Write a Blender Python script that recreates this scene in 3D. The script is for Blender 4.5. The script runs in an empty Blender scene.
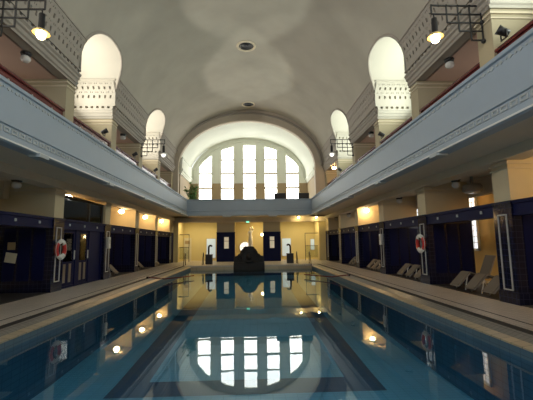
import bpy, bmesh, math, random
from mathutils import Vector, Matrix
random.seed(7)
S = bpy.context.scene
COL = S.collection
PI = math.pi

# ------------------------------------------------------------------ materials
def _nt(name):
    m = bpy.data.materials.new(name); m.use_nodes = True
    nt = m.node_tree; b = nt.nodes['Principled BSDF']
    return m, nt, b
def N(nt, t, **kw):
    n = nt.nodes.new(t)
    for k, v in kw.items(): setattr(n, k, v)
    return n
def math_node(nt, op, a, b=None):
    n = N(nt, 'ShaderNodeMath', operation=op)
    for i, v in enumerate((a, b)):
        if v is None: continue
        if isinstance(v, (int, float)): n.inputs[i].default_value = v
        else: nt.links.new(v, n.inputs[i])
    return n.outputs[0]
def plaster(name, col, rough=.85, var=.12, scale=1.2, bump=.0, spec=.3, metal=0):
    m, nt, b = _nt(name)
    tc = N(nt, 'ShaderNodeTexCoord')
    nz = N(nt, 'ShaderNodeTexNoise'); nz.inputs['Scale'].default_value = scale; nz.inputs['Detail'].default_value = 6
    nt.links.new(tc.outputs['Object'], nz.inputs['Vector'])
    mx = N(nt, 'ShaderNodeMixRGB')
    mx.inputs[1].default_value = (*[c*(1-var) for c in col], 1); mx.inputs[2].default_value = (*[min(1, c*(1+var)) for c in col], 1)
    nt.links.new(nz.outputs['Fac'], mx.inputs[0]); nt.links.new(mx.outputs[0], b.inputs['Base Color'])
    b.inputs['Roughness'].default_value = rough; b.inputs['Specular IOR Level'].default_value = spec; b.inputs['Metallic'].default_value = metal
    if bump:
        bp = N(nt, 'ShaderNodeBump'); bp.inputs['Strength'].default_value = bump; bp.inputs['Distance'].default_value = .02
        n2 = N(nt, 'ShaderNodeTexNoise'); n2.inputs['Scale'].default_value = 30
        nt.links.new(tc.outputs['Object'], n2.inputs['Vector'])
        nt.links.new(n2.outputs['Fac'], bp.inputs['Height']); nt.links.new(bp.outputs[0], b.inputs['Normal'])
    return m
def tiles(name, c1, c2, grout, w, h, wall=True, rough=.25, spec=.5, offset=0., gsize=.006):
    """brick pattern in metres; wall: (X+Y, Z), else (X, Y)"""
    m, nt, b = _nt(name)
    tc = N(nt, 'ShaderNodeTexCoord'); sp = N(nt, 'ShaderNodeSeparateXYZ'); cb = N(nt, 'ShaderNodeCombineXYZ')
    nt.links.new(tc.outputs['Object'], sp.inputs[0])
    if wall:
        nt.links.new(math_node(nt, 'ADD', sp.outputs[0], sp.outputs[1]), cb.inputs[0]); nt.links.new(sp.outputs[2], cb.inputs[1])
    else:
        nt.links.new(sp.outputs[0], cb.inputs[0]); nt.links.new(sp.outputs[1], cb.inputs[1])
    br = N(nt, 'ShaderNodeTexBrick'); br.offset = offset
    br.inputs['Scale'].default_value = 1; br.inputs['Brick Width'].default_value = w; br.inputs['Row Height'].default_value = h
    br.inputs['Mortar Size'].default_value = gsize; br.inputs['Mortar Smooth'].default_value = .1
    br.inputs['Color1'].default_value = (*c1, 1); br.inputs['Color2'].default_value = (*c2, 1); br.inputs['Mortar'].default_value = (*grout, 1)
    nt.links.new(cb.outputs[0], br.inputs['Vector'])
    nz = N(nt, 'ShaderNodeTexNoise'); nz.inputs['Scale'].default_value = .6; nz.inputs['Detail'].default_value = 5
    nt.links.new(tc.outputs['Object'], nz.inputs['Vector'])
    mp = N(nt, 'ShaderNodeMapRange'); mp.inputs[3].default_value = .8; mp.inputs[4].default_value = 1.15
    nt.links.new(nz.outputs['Fac'], mp.inputs[0])
    ml = N(nt, 'ShaderNodeMixRGB', blend_type='MULTIPLY'); ml.inputs[0].default_value = 1
    nt.links.new(br.outputs['Color'], ml.inputs[1]); nt.links.new(mp.outputs[0], ml.inputs[2])
    nt.links.new(ml.outputs[0], b.inputs['Base Color'])
    b.inputs['Roughness'].default_value = rough; b.inputs['Specular IOR Level'].default_value = spec
    return m
def emit(name, col, strength, base=None):
    m, nt, b = _nt(name)
    b.inputs['Base Color'].default_value = (*(base or col), 1)
    b.inputs['Emission Color'].default_value = (*col, 1); b.inputs['Emission Strength'].default_value = strength
    return m
def glass_dark(name, tint, gloss=.25, rough=.03):
    m, nt, b = _nt(name)
    nt.nodes.remove(b); out = nt.nodes['Material Output']
    tr = N(nt, 'ShaderNodeBsdfTransparent'); tr.inputs[0].default_value = (*tint, 1)
    gl = N(nt, 'ShaderNodeBsdfGlossy'); gl.inputs['Roughness'].default_value = rough
    fr = N(nt, 'ShaderNodeFresnel'); fr.inputs[0].default_value = 1.5
    mx = N(nt, 'ShaderNodeMixShader')
    nt.links.new(fr.outputs[0], mx.inputs[0]); nt.links.new(tr.outputs[0], mx.inputs[1]); nt.links.new(gl.outputs[0], mx.inputs[2])
    nt.links.new(mx.outputs[0], out.inputs[0])
    return m
def water_mat():
    m, nt, b = _nt('pool_water')
    nt.nodes.remove(b); out = nt.nodes['Material Output']
    tr = N(nt, 'ShaderNodeBsdfTransparent'); tr.inputs[0].default_value = (.50, .78, .98, 1)
    gl = N(nt, 'ShaderNodeBsdfGlossy'); gl.inputs['Roughness'].default_value = .012; gl.inputs[0].default_value = (.95, 1, 1, 1)
    fr = N(nt, 'ShaderNodeFresnel'); fr.inputs[0].default_value = 1.33
    tc = N(nt, 'ShaderNodeTexCoord'); nz = N(nt, 'ShaderNodeTexNoise'); nz.inputs['Scale'].default_value = 1.4; nz.inputs['Detail'].default_value = 2
    nt.links.new(tc.outputs['Object'], nz.inputs['Vector'])
    bp = N(nt, 'ShaderNodeBump'); bp.inputs['Strength'].default_value = .035; bp.inputs['Distance'].default_value = .03
    nt.links.new(nz.outputs['Fac'], bp.inputs['Height'])
    nt.links.new(bp.outputs[0], gl.inputs['Normal'])
    mx = N(nt, 'ShaderNodeMixShader')
    nt.links.new(fr.outputs[0], mx.inputs[0]); nt.links.new(tr.outputs[0], mx.inputs[1]); nt.links.new(gl.outputs[0], mx.inputs[2])
    nt.links.new(mx.outputs[0], out.inputs[0])
    return m

M = dict(
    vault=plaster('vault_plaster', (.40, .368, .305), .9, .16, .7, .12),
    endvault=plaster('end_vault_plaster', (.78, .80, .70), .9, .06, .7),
    arch=plaster('arch_stucco', (.52, .45, .36), .85, .08, 2),
    stucco=plaster('frieze_stucco', (.33, .295, .25), .8, .06, 3),
    niche=plaster('niche_plaster', (.44, .41, .345), .85, .03, 1),
    beige=plaster('beige_plaster', (.40, .345, .23), .8, .06, 1.5),
    tan=plaster('tan_wainscot', (.42, .32, .19), .7, .06, 2),
    yellow=plaster('yellow_plaster', (.64, .46, .18), .8, .05, 1.5),
    recess=plaster('recess_plaster', (.70, .60, .31), .7, .04, 1.5),
    ivory=plaster('ivory_moulding', (.60, .52, .38), .75, .03, 3),
    pillar=plaster('pillar_plaster', (.62, .53, .35), .8, .06, 1.5),  # beige made lighter to put in ambient light under the balconies
    beam=plaster('beam_stucco', (.60, .54, .44), .8, .06, 3),  # lighter copy of the stucco, ambient light put into its colour
    pink=plaster('gallery_ceiling_plaster', (.64, .46, .37), .85, .05, 1),
    aisle=plaster('aisle_ceiling_plaster', (.68, .59, .47), .85, .08, 1),
    blue=plaster('parapet_blue_paint', (.345, .405, .465), .55, .05, 2, 0, .4),
    bluel=plaster('parapet_relief_paint', (.42, .45, .45), .55, .05, 6, 0, .4),
    white=plaster('white_paint', (.72, .72, .68), .5, .02, 3),
    red=plaster('dark_red_wood', (.12, .022, .024), .25, .25, 4, 0, .8),
    navy=tiles('navy_wall_tile', (.006, .007, .024), (.009, .010, .032), (.035, .04, .08), .15, .15, True, .12, .35),
    navyw=plaster('navy_panel_paint', (.005, .008, .050), .5, .2, 2, 0, .12),
    deck=tiles('deck_tile', (.60, .535, .455), (.545, .485, .41), (.26, .23, .20), .15, .15, False, .38, .45),
    bayfloor=tiles('dark_bay_floor', (.055, .05, .048), (.045, .042, .04), (.03, .028, .027), .15, .15, False, .45, .35),
    gutter=tiles('gutter_tile', (.27, .255, .22), (.24, .225, .195), (.12, .11, .10), .25, .12, False, .35, .45),
    nose=tiles('pool_nose_tile', (.56, .46, .30), (.48, .40, .27), (.12, .10, .08), 2.0, .25, False, .3, .5),
    grate=plaster('dark_grate', (.035, .032, .03), .6, .1, 8),
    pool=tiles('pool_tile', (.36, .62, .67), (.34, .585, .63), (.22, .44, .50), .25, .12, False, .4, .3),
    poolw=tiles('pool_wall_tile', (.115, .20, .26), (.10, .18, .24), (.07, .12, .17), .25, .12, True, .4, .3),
    stripe=tiles('pool_stripe_tile', (.10, .13, .185), (.11, .14, .195), (.13, .17, .23), .25, .12, False, .4, .3),
    water=water_mat(),
    black=plaster('black_metal', (.012, .012, .014), .4, .1, 6, 0, .5),
    rail=plaster('bronze_rail', (.10, .085, .07), .35, .1, 8, 0, .5, .6),
    steel=plaster('brushed_steel', (.42, .40, .36), .3, .03, 8, 0, .5, 1),
    gold=plaster('gold_metal', (.70, .48, .14), .3, .03, 8, 0, .5, 1),
    stone=plaster('dark_fountain_stone', (.022, .020, .019), .55, .35, 6, .5),
    marble=plaster('pale_statue_marble', (.80, .78, .72), .55, .04, 4),
    taupe=plaster('taupe_mesh_fabric', (.19, .16, .125), .9, .08, 40),
    frame=plaster('taupe_frame', (.26, .235, .20), .5, .03, 10),
    rubberred=plaster('lifebuoy_red', (.50, .035, .03), .5, .05, 6),
    inlay=plaster('pale_inlay_tile', (.50, .49, .46), .4, .04, 6),
    paper=plaster('paper', (.70, .66, .52), .8, .05, 6),
    leaf=plaster('leaf_green', (.16, .33, .10), .6, .35, 8),
    soil=plaster('brown_pot', (.10, .05, .03), .7, .1, 6),
    rope=plaster('red_lane_rope', (.16, .03, .03), .6, .2, 20),
    globe=plaster('unlit_opal_globe', (.62, .60, .57), .25, .02, 4, 0, .5),
    day=emit('daylight_pane', (.97, 1.0, 1.0), 2.0),
    daynl=emit('daylight_pane_left', (1.0, .96, .86), .3),
    daynr=emit('daylight_pane_right', (.88, 1.0, .92), .4),
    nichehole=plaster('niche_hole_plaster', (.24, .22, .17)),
    galfill=emit('gallery_fill_pane', (1.0, .95, .88), .45),
    daylow=emit('daylight_pane_aisle', (.88, .94, 1.0), .42),
    dayblue=emit('frosted_daylight_door', (.62, .78, .95), .10),
    dooryel=emit('lit_door_pane', (1.0, .90, .68), .08),
    lit=emit('lit_globe', (1.0, .66, .30), 26.0),
    litw=emit('lit_bulb', (1.0, .80, .50), 4.0),
    glowfar=emit('far_bulb_glow', (1.0, .96, .88), .6),  # faint bulb glow standing in for the bright white far shades
    litrec=emit('lit_recess_downlight', (1.0, .80, .42), 120.0),
    litsm=emit('lit_downlight', (1.0, .72, .30), 50.0),
    shade=plaster('lamplit_shade', (.75, .55, .22), .4, .03, 4),  # yellow puts the lamplight into the shade colour of the lit lamps
    exitg=emit('green_exit_panel', (.25, .9, .6), .45),
    glassd=glass_dark('door_glass', (.75, .72, .66)),
    glassc=glass_dark('clear_screen_glass', (.85, .88, .86)),
)

# ------------------------------------------------------------------ mesh builder
class MB:
    def __init__(s): s.v = []; s.f = []; s.mi = []; s.sm = []
    def face(s, pts, mi=0, smooth=False):
        i = len(s.v); s.v += [tuple(p) for p in pts]; s.f.append(tuple(range(i, i+len(pts)))); s.mi.append(mi); s.sm.append(smooth)
    def box(s, x0, x1, y0, y1, z0, z1, mi=0):
        if x0 > x1: x0, x1 = x1, x0
        if y0 > y1: y0, y1 = y1, y0
        i = len(s.v)
        s.v += [(x, y, z) for z in (z0, z1) for y in (y0, y1) for x in (x0, x1)]
        for q in ((0,2,3,1),(4,5,7,6),(0,1,5,4),(2,6,7,3),(0,4,6,2),(1,3,7,5)):
            s.f.append(tuple(i+k for k in q)); s.mi.append(mi); s.sm.append(False)
        return s
    def grid(s, rows, mi=0, smooth=True, closed_u=False):
        i = len(s.v); n = len(rows[0])
        for r in rows: s.v += [tuple(p) for p in r]
        for a in range(len(rows)-1):
            for b in range(n-1 if not closed_u else n):
                b2 = (b+1) % n
                s.f.append((i+a*n+b, i+a*n+b2, i+(a+1)*n+b2, i+(a+1)*n+b)); s.mi.append(mi); s.sm.append(smooth)
        return s
    def prism(s, poly, axis, a, b, mi=0, cap=True, fa=None):
        """extrude 2-D polygon: axis 'y' -> poly in (x,z); 'x' -> poly in (y,z); 'z' -> poly in (x,y)"""
        def P(p, t):
            return (p[0], t, p[1]) if axis == 'y' else (t, p[0], p[1]) if axis == 'x' else (p[0], p[1], t)
        n = len(poly)
        for k in range(n):
            p, q = poly[k], poly[(k+1) % n]
            s.face([P(p, a), P(q, a), P(q, b), P(p, b)], mi)
        if cap:
            s.face([P(p, a) for p in reversed(poly)], mi); s.face([P(p, b) for p in poly], mi)
        return s
    def tube(s, pts, r, n=8, mi=0, closed=False, cap=True):
        pts = [Vector(p) for p in pts]; rows = []; m = len(pts); prev = None
        rr = r if isinstance(r, (list, tuple)) else [r]*m
        for k in range(m):
            if closed: t = pts[(k+1) % m]-pts[k-1]
            else: t = pts[min(k+1, m-1)]-pts[max(k-1, 0)]
            t.normalize()
            if prev is None:
                a = Vector((0, 0, 1)) if abs(t.z) < .9 else Vector((1, 0, 0))
                u = t.cross(a).normalized()
            else:
                u = (prev-t*prev.dot(t)).normalized()
            prev = u; w = t.cross(u)
            rows.append([pts[k]+(u*math.cos(2*PI*j/n)+w*math.sin(2*PI*j/n))*rr[k] for j in range(n)])
        if closed: rows.append(rows[0])
        s.grid(rows, mi, True, True)
        if cap and not closed:
            s.face(list(reversed(rows[0])), mi); s.face(rows[-1], mi)
        return s
    def lathe(s, prof, c=(0, 0, 0), n=20, mi=0, smooth=True):
        rows = [[(c[0]+r*math.cos(2*PI*j/n), c[1]+r*math.sin(2*PI*j/n), c[2]+z) for j in range(n)] for r, z in prof]
        return s.grid(rows, mi, smooth, True)
    def sphere(s, c, r, n=16, mi=0, sz=1):
        return s.lathe([(max(1e-4, r*math.sin(PI*k/n)), -r*sz*math.cos(PI*k/n)) for k in range(n+1)], c, n, mi)
    def recess(s, P, us, vs, holes, depth=.06, mi=0, mih=0):
        """panel with P(u,v,d) ; holes = set of (i,j) cells pushed back"""
        for i in range(len(us)-1):
            for j in range(len(vs)-1):
                u0, u1, v0, v1 = us[i], us[i+1], vs[j], vs[j+1]
                if (i, j) in holes:
                    q = [(u0, v0), (u1, v0), (u1, v1), (u0, v1)]
                    s.face([P(a, b, depth) for a, b in q], mih)
                    for k in range(4):
                        a, b = q[k], q[(k+1) % 4]
                        s.face([P(*a, 0), P(*b, 0), P(*b, depth), P(*a, depth)], mi)
                else:
                    s.face([P(u0, v0, 0), P(u1, v0, 0), P(u1, v1, 0), P(u0, v1, 0)], mi)
    def build(s, name, mats, parent=None, bevel=0, recalc=True, **props):
        me = bpy.data.meshes.new(name); me.from_pydata(s.v, [], s.f)
        mats = mats if isinstance(mats, (list, tuple)) else [mats]
        for m in mats: me.materials.append(M[m] if isinstance(m, str) else m)
        me.polygons.foreach_set('material_index', s.mi); me.polygons.foreach_set('use_smooth', s.sm)
        bm = bmesh.new(); bm.from_mesh(me); bmesh.ops.remove_doubles(bm, verts=bm.verts, dist=1e-5)
        if recalc: bmesh.ops.recalc_face_normals(bm, faces=bm.faces)
        bm.to_mesh(me); bm.free(); me.update()
        o = bpy.data.objects.new(name, me); COL.objects.link(o)
        if parent: o.parent = parent
        if bevel:
            b = o.modifiers.new('bevel', 'BEVEL'); b.width = bevel; b.segments = 2; b.limit_method = 'ANGLE'
        for k, v in props.items(): o[k] = v
        return o
def tag(o, label, cat, group=None):
    o['label'] = label; o['category'] = cat
    if group: o['group'] = group
    return o
def empty(name, loc, label, cat, group=None, rz=0):
    o = bpy.data.objects.new(name, None); COL.objects.link(o); o.location = loc; o.rotation_euler = (0, 0, rz); o.empty_display_size = .1
    return tag(o, label, cat, group)
def kids(o): return [c for c in ALLOBJ() if c.parent == o]
def ALLOBJ(): return list(COL.objects)
def dup(root, loc, rz=None, label=None, group=None, sx=1):
    r = root.copy(); COL.objects.link(r); r.location = loc
    if rz is not None: r.rotation_euler = (0, 0, rz)
    if label: r['label'] = label
    if group: r['group'] = group
    def rec(src, dst):
        for c in kids(src):
            d = c.copy(); COL.objects.link(d); d.parent = dst; rec(c, d)
    rec(root, r)
    return r
def struct(b, name, mats, parent=None, **k):
    o = b.build(name, mats, parent, **k)
    if not parent: o['kind'] = 'structure'
    return o

# ------------------------------------------------------------------ dimensions
PX = 6.75                      # pillar face / hall half width
PC = [9.05+4.34*k for k in range(6)]     # pillar centres along the hall
def PCS(s, k): return PC[k]+(-.33 if s < 0 else -.08 if k == 0 else 0)
PW = .31                       # half pillar width
XO = 9.5                       # outer wall
XB = 5.12                      # balcony parapet
YB = 29.35                     # end balcony parapet
Y0 = -1.5                      # where the built part begins (behind the camera)
YE = 31.7                      # ground floor end wall
YW = 37.0                      # big window wall
WATER = -.29
PE = 26.4                      # pool end
A, B, ZC = PX, 5.2, 8.4        # vault ellipse
SD = ((-1, 'left'), (1, 'right'))

# ------------------------------------------------------------------ floor, pool
XN, XG0, XG1, XS = 4.42, 4.80, 5.05, 5.33
b = MB()
for s in (-1, 1):
    b.box(s*XS, s*(XO+.2), Y0, YE+3.2, -.3, 0)
b.box(-XS, XS, PE+.9, YE+3.2, -.3, 0)
struct(b, 'floor', 'deck')
for n, (s, nm) in enumerate(SD):
    b = MB()
    b.box(s*XS, s*(XS+.04), Y0, PE+.9, -.02, .004, 3)
    b.box(s*XG1, s*XS, Y0, PE+.9, -.3, .001, 2)
    b.box(s*(XG0-.02), s*XG1, Y0, PE+.4, -.3, -.012, 1)
    b.prism([(s*XG0, 0), (s*4.60, -.08), (s*4.60, -.13), (s*XG0, -.13)], 'y', Y0, PE+.4, 0)
    b.prism([(s*4.60, -.075), (s*(XN-.02), -.10), (s*(XN-.02), -.13), (s*4.60, -.13)], 'y', Y0, PE+.2, 4)
    struct(b, 'trim_%d' % (n+1), ['gutter', 'grate', 'deck', 'grate', 'nose'])
b = MB()   # end kerb of the pool: a raised white-ish step
b.box(-XG1, XG1, PE+.4, PE+.9, -.3, .0, 0)
b.box(-4.42, 4.42, PE-.02, PE+.4, -.36, -.10, 1).box(-4.42, 4.42, PE-.05, PE+.42, -.10, -.01, 0)
struct(b, 'trim_3', ['deck', 'nose'])
b = MB()
def zf(y): return -1.5 if y < 8.5 else -1.5+.75*min(1, (y-8.5)/(PE-8.5))
ys = [Y0, 8.5, 14, 20, PE]
for s in (-1, 1):
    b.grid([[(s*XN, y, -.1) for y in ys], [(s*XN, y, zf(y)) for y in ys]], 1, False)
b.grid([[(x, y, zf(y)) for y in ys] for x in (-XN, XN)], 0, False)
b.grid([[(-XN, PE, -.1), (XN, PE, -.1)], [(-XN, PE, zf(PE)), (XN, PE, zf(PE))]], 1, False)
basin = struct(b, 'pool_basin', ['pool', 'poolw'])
for x0, x1, y0, y1 in ((-2.95, -2.25, 7.75, 24.5), (2.2, 2.9, 7.75, 24.5), (-2.25, 2.2, 7.75, 8.55)):
    b = MB(); yy = [y0]+[y for y in (8.5, 14, 20) if y0 < y < y1]+[y1]
    b.grid([[(x, y, zf(y)+.006) for y in yy] for x in (x0, x1)], 0, False)
    b.build('lane_stripe', 'stripe', basin)
b = MB(); b.face([(-4.46, Y0, WATER), (4.46, Y0, WATER), (4.46, PE+.02, WATER), (-4.46, PE+.02, WATER)])
struct(b, 'water', 'water', recalc=False)
for o in ALLOBJ():
    if not o.parent: o.location.x = .12      # pool lies a little off the hall axis
b = MB().box(-XO, XO, Y0-.3, Y0, 0, 5.2); struct(b, 'wall_light_block', 'yellow')  # unseen low wall added to keep world light out of the aisles

# ------------------------------------------------------------------ ground floor: pillars, lintels, aisles
ORD = ['first', 'second', 'third', 'fourth', 'fifth', 'sixth']
def make_pillar(s):
    xe = 8.45 if s > 0 else 9.0
    root = MB().box(s*PX, s*(xe if s > 0 else XO), -PW, PW, 2.56, 3.82).build('pillar', 'pillar')
    root['kind'] = 'structure'
    b = MB().box(s*(PX-.03), s*(xe+.02), -PW-.03, PW+.03, .28, 2.5).box(s*(PX-.045), s*(xe+.03), -PW-.045, PW+.045, 0, .28)
    b.box(s*(PX-.06), s*(xe+.05), -PW-.06, PW+.06, 2.5, 2.58)
    # raised vertical panels on the side faces
    for yy in (-1, 1):
        for k in range(3):
            x0 = 6.98+k*.5
            b.box(s*x0, s*(x0+.40), yy*(PW+.03), yy*(PW+.045), .4, 2.2, 1)
    b.build('tiled_base', ['navy', 'navyw'], root)
    b = MB(); x0, x1 = s*(PX-.055), s*(PX-.025)
    for y0, y1, z0, z1 in ((-.17, -.14, .33, 2.25), (.14, .17, .33, 2.25), (-.17, .17, .33, .36), (-.17, .17, 2.22, 2.25)):
        b.box(x0, x1, y0, y1, z0, z1)
    b.build('inlay_frame', 'inlay', root)
    b = MB().box(s*(PX-.03), s*(xe+.02), -PW-.03, PW+.03, 3.40, 3.44).box(s*(PX-.05), s*(xe+.05), -PW-.05, PW+.05, 3.52, 3.58)
    b.build('capital_moulding', 'ivory', root)
    return root
NOTE = {(-1, 1): 'carrying a lifebuoy, left of the glazed doors', (1, 1): 'carrying a lifebuoy, right side of pool',
        (1, 0): 'nearest of the right row', (-1, 0): 'nearest of the left row',
        (-1, 2): 'with a white box, right of the glazed doors', (1, 2): 'with a white box, third in right row'}
for s, nm in SD:
    p0 = None
    for k in range(6):
        y = PCS(s, k)
        if s == -1 and k == 0: continue
        if p0 is None: p0 = p = make_pillar(s)
        else: p = dup(p0, (0, y, 0))
        p.location = (0, y, 0)
        tag(p, 'navy tiled pillar with white inlay, ' + NOTE.get((s, k), '%s along the %s deck from camera' % (ORD[k], nm)), 'pillar', 'pillars along the pool deck')
    for k in range(-1, 5):
        ya = PCS(s, k)+PW if k >= 0 else Y0
        yb = PCS(s, k+1)-PW
        if s == -1 and k == -1: pass
        if s == -1 and k == 0: ya = Y0
        if s == -1 and k == -1: continue
        b = MB().box(s*(PX+.02), s*(PX+.3), ya, yb, 2.24, 2.5).box(s*(PX-.03), s*(PX+.33), ya, yb, 2.5, 2.58).box(s*(PX), s*(PX+.32), ya, yb, 2.2, 2.25)
        o = struct(b, 'lintel', 'navyw')
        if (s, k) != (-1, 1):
            m_ = MB().box(s*(PX+.0), s*8.9, ya+.05, yb-.05, -.01, .012); struct(m_, 'floor_bay_'+nm, 'bayfloor')  # thin darker floor slab laid over the deck in the bay
        for f in (.2, .5, .8):
            yy = yb-4.0*(1-f)
            c = MB().box(s*(PX-.005), s*(PX+.03), yy-.045, yy+.045, 2.33, 2.42)
            c.build('rosette', 'bluel', o, bevel=.012)
    # last bay: dark end partition along the deck
    b = MB().box(s*PX, s*8.5, PCS(s, 5)+PW, YE, 0, 2.58); struct(b, 'wall_end_corner_'+nm, 'navyw')
    b = MB().box(s*PX, s*8.5, PCS(s, 5)+PW, YE, 2.58, 3.8); struct(b, 'wall_end_upper_'+nm, 'beige')
    # beam over the pillars, aisle ceiling, outer wall, passage beam
    b = MB().box(s*(PX-.12), s*(PX+.38), Y0, YE, 3.68, 3.9).box(s*(PX-.16), s*(PX+.42), Y0, YE, 3.63, 3.70)
    struct(b, 'beam_'+nm, 'beam')
    b = MB().box(s*(PX+.38), s*XO, Y0, YE+.2, 3.82, 3.95); struct(b, 'ceiling_aisle_'+nm, 'aisle')
    b = MB().box(s*(8.42 if s > 0 else 9.05), s*(8.62 if s > 0 else 9.2), Y0, YE, 3.2, 3.82); struct(b, 'beam_passage_'+nm, 'aisle')
    b = MB().box(s*XO, s*(XO+.2), Y0, YE+3, 0, 3.9); struct(b, 'wall_'+nm, 'yellow')
    # balcony soffit slab with shallow cross ribs
    b = MB().box(s*(XB+.1), s*XO, Y0, YW, 3.9, 4.2)
    struct(b, 'slab_balcony_'+nm, 'aisle')

wn = 0
def aisle_window(s, y):
    global wn; wn += 1
    x = s*XO
    f = MB()
    for y0, y1, z0, z1 in ((-.60, -.53, 1.2, 3.5), (.53, .60, 1.2, 3.5), (-.60, .60, 1.16, 1.26), (-.60, .60, 3.42, 3.5)):
        f.box(x-s*.08, x, y+y0, y+y1, z0, z1)
    o = struct(f, 'window_%d' % wn, 'white')
    MB().box(x-s*.03, x-s*.005, y-.53, y+.53, 1.26, 3.42).build('window_pane', 'daylow', o)
    g = MB()
    for i in range(1, 4): g.box(x-s*.04, x-s*.03, y-.53+.265*i-.014, y-.53+.265*i+.014, 1.26, 3.42)
    for i in range(1, 9): g.box(x-s*.04, x-s*.03, y-.53, y+.53, 1.26+.24*i-.014, 1.26+.24*i+.014)
    g.build('leading', 'beam', o)
for s, ks in ((1, (0, 1, 2, 3)), (-1, (0,))):
    for k in ks: aisle_window(s, PC[k]+5.78 if k < 3 else PC[k]+2.6)

# ------------------------------------------------------------------ glazed doors in the left bay
ya, yb = PCS(-1, 1)+PW+.04, PCS(-1, 2)-PW-.04
X = -(PX+.14)
b = MB()
for y0, y1 in ((ya, ya+.16), (ya+1.16, ya+1.40), (ya+2.30, ya+2.62), (yb-.14, yb)):
    b.box(X-.06, X+.06, y0, y1, 0, 2.2)
b.box(X-.05, X+.05, ya, yb, 0, .08)
dr = struct(b, 'door_1', 'navyw')
for d0 in (ya+.17, ya+1.41):
    l = MB(); d1 = d0+.98 if d0 < ya+1 else d0+.88
    for y0, y1, z0, z1 in ((d0, d0+.12, .09, 2.19), (d1-.12, d1, .09, 2.19), (d0+.12, d1-.12, .09, .98), (d0+.12, d1-.12, 2.08, 2.19)):
        l.box(X-.03, X+.03, y0, y1, z0, z1)
    w = (d1-d0-.24)/3
    for i in range(2): l.box(X+.03, X+.045, d0+.14+i*(d1-d0)*.42, d0+.14+i*(d1-d0)*.42+.17, .2, .9, 1)  # steel bars stand in for light reflections on the lower panel
    lf = l.build('door_leaf', ['navyw', 'steel'], dr)
    MB().box(X-.01, X+.01, d0+.12, d1-.12, .98, 2.08).build('glass_pane', 'glassd', lf)
    MB().box(X+.04, X+.075, d1-.08, d1-.05, 1.05, 1.40).build('door_handle', 'white', lf)
MB().box(X-.03, X+.03, ya+2.62, yb-.14, .08, 2.19).build('side_panel', 'navyw', dr)
b = MB()
for y0, y1, z0, z1 in ((ya, ya+.12, 2.58, 3.5), (yb-.12, yb, 2.58, 3.5), (ya+2.2, ya+2.32, 2.58, 3.5), (ya, yb, 3.40, 3.5)):
    b.box(X-.05, X+.05, y0, y1, z0, z1)
tw = struct(b, 'window_9', 'grate')
MB().box(X-.012, X+.012, ya+.12, yb-.12, 2.58, 3.40).build('transom_glass', 'glassd', tw)

struct(MB().box(-8.1, -7.95, PCS(-1, 1)+PW+.05, PCS(-1, 2)-PW-.05, 0, 3.8), 'wall_door_glow', 'yellow')  # yellow wall added so the door glass shows a warm glow

# ------------------------------------------------------------------ balcony parapets
def parapet_profile():   # (offset towards the hall is negative), z
    return [(0.30, 3.86), (.02, 3.86), (-.03, 3.89), (-.03, 3.93), (.0, 3.94), (.0, 3.99), (.03, 4.0), (.03, 4.05), (.06, 4.07), (.06, 4.25), (.02, 4.27), (.02, 4.30),
            (.07, 4.32), (.05, 4.98), (.05, 5.15), (.0, 5.17), (-.01, 5.24), (.22, 5.24), (.22, 4.2), (.30, 4.2)]
for s, nm in SD:
    b = MB(); b.prism([(s*(XB+x), z) for x, z in parapet_profile()], 'y', Y0, YB+.2, 0)
    y = Y0+.1
    while y < YB-.1:
        x = s*(XB+.06)
        b.box(x, x-s*.02, y, y+.20, 4.10, 4.13, 1); b.box(x, x-s*.02, y, y+.20, 4.19, 4.22, 1)
        b.box(x, x-s*.02, y, y+.04, 4.13, 4.19, 1); b.box(x, x-s*.02, y+.16, y+.20, 4.13, 4.19, 1)
        x = s*(XB+.05)
        b.prism([(y, 5.07), (y+.06, 5.03), (y+.13, 5.07), (y+.06, 5.12)], 'x', x, x-s*.018, 1)
        b.box(x, x-s*.015, y+.15, y+.20, 5.055, 5.095, 1)
        y += .26
    b.box(s*(XB-.035), s*(XB+.0), Y0, YB, 3.885, 3.925, 2)  # white strip paints in the lit lower edge
    o = struct(b, 'wall_parapet_'+nm, ['blue', 'bluel', 'white'])
    for y in PC[:5]:
        MB().box(s*(XB-.08), s*(XB+.22), y-.2, y+.2, 3.80, 3.90).build('soffit_block', 'bluel', o, bevel=.01)
    # dark red timber balustrade between the gallery piers
    for k in range(-1, 5):
        y0, y1 = PC[0]+4.34*k+PW, PC[0]+4.34*(k+1)-PW
        b = MB(); b.box(s*(PX+.08), s*(PX+.14), y0, y1, 4.2, 6.58)
        b.prism([(s*(PX+.02), 6.58), (s*(PX+.0), 6.62), (s*(PX+.02), 6.67), (s*(PX+.2), 6.67), (s*(PX+.22), 6.62), (s*(PX+.2), 6.58)], 'y', y0, y1)
        for z in (5.9, 6.2): b.box(s*(PX+.065), s*(PX+.08), y0, y1, z, z+.04)
        o = struct(b, 'trim_balustrade_'+nm, 'red')
        for f in (.2, .5, .8):
            MB().box(s*(PX+.06), s*(PX+.08), y0+(y1-y0)*f-.03, y0+(y1-y0)*f+.03, 6.38, 6.44).build('rail_stud', 'steel', o)
b = MB()
b.prism([(YB+x, z) for x, z in parapet_profile()], 'x', -XB-.05, XB+.05, 0)
o = struct(b, 'wall_parapet_end', ['blue', 'bluel'])
for x in (-1.9, 1.9):
    MB().box(x-.35, x+.35, YB-.10, YB+.2, 3.77, 3.88).build('soffit_block', 'bluel', o, bevel=.01)
b = MB().box(-PX+.1, PX-.1, YB+.15, YW, 3.9, 4.2); struct(b, 'slab_balcony_end', 'aisle')

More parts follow.
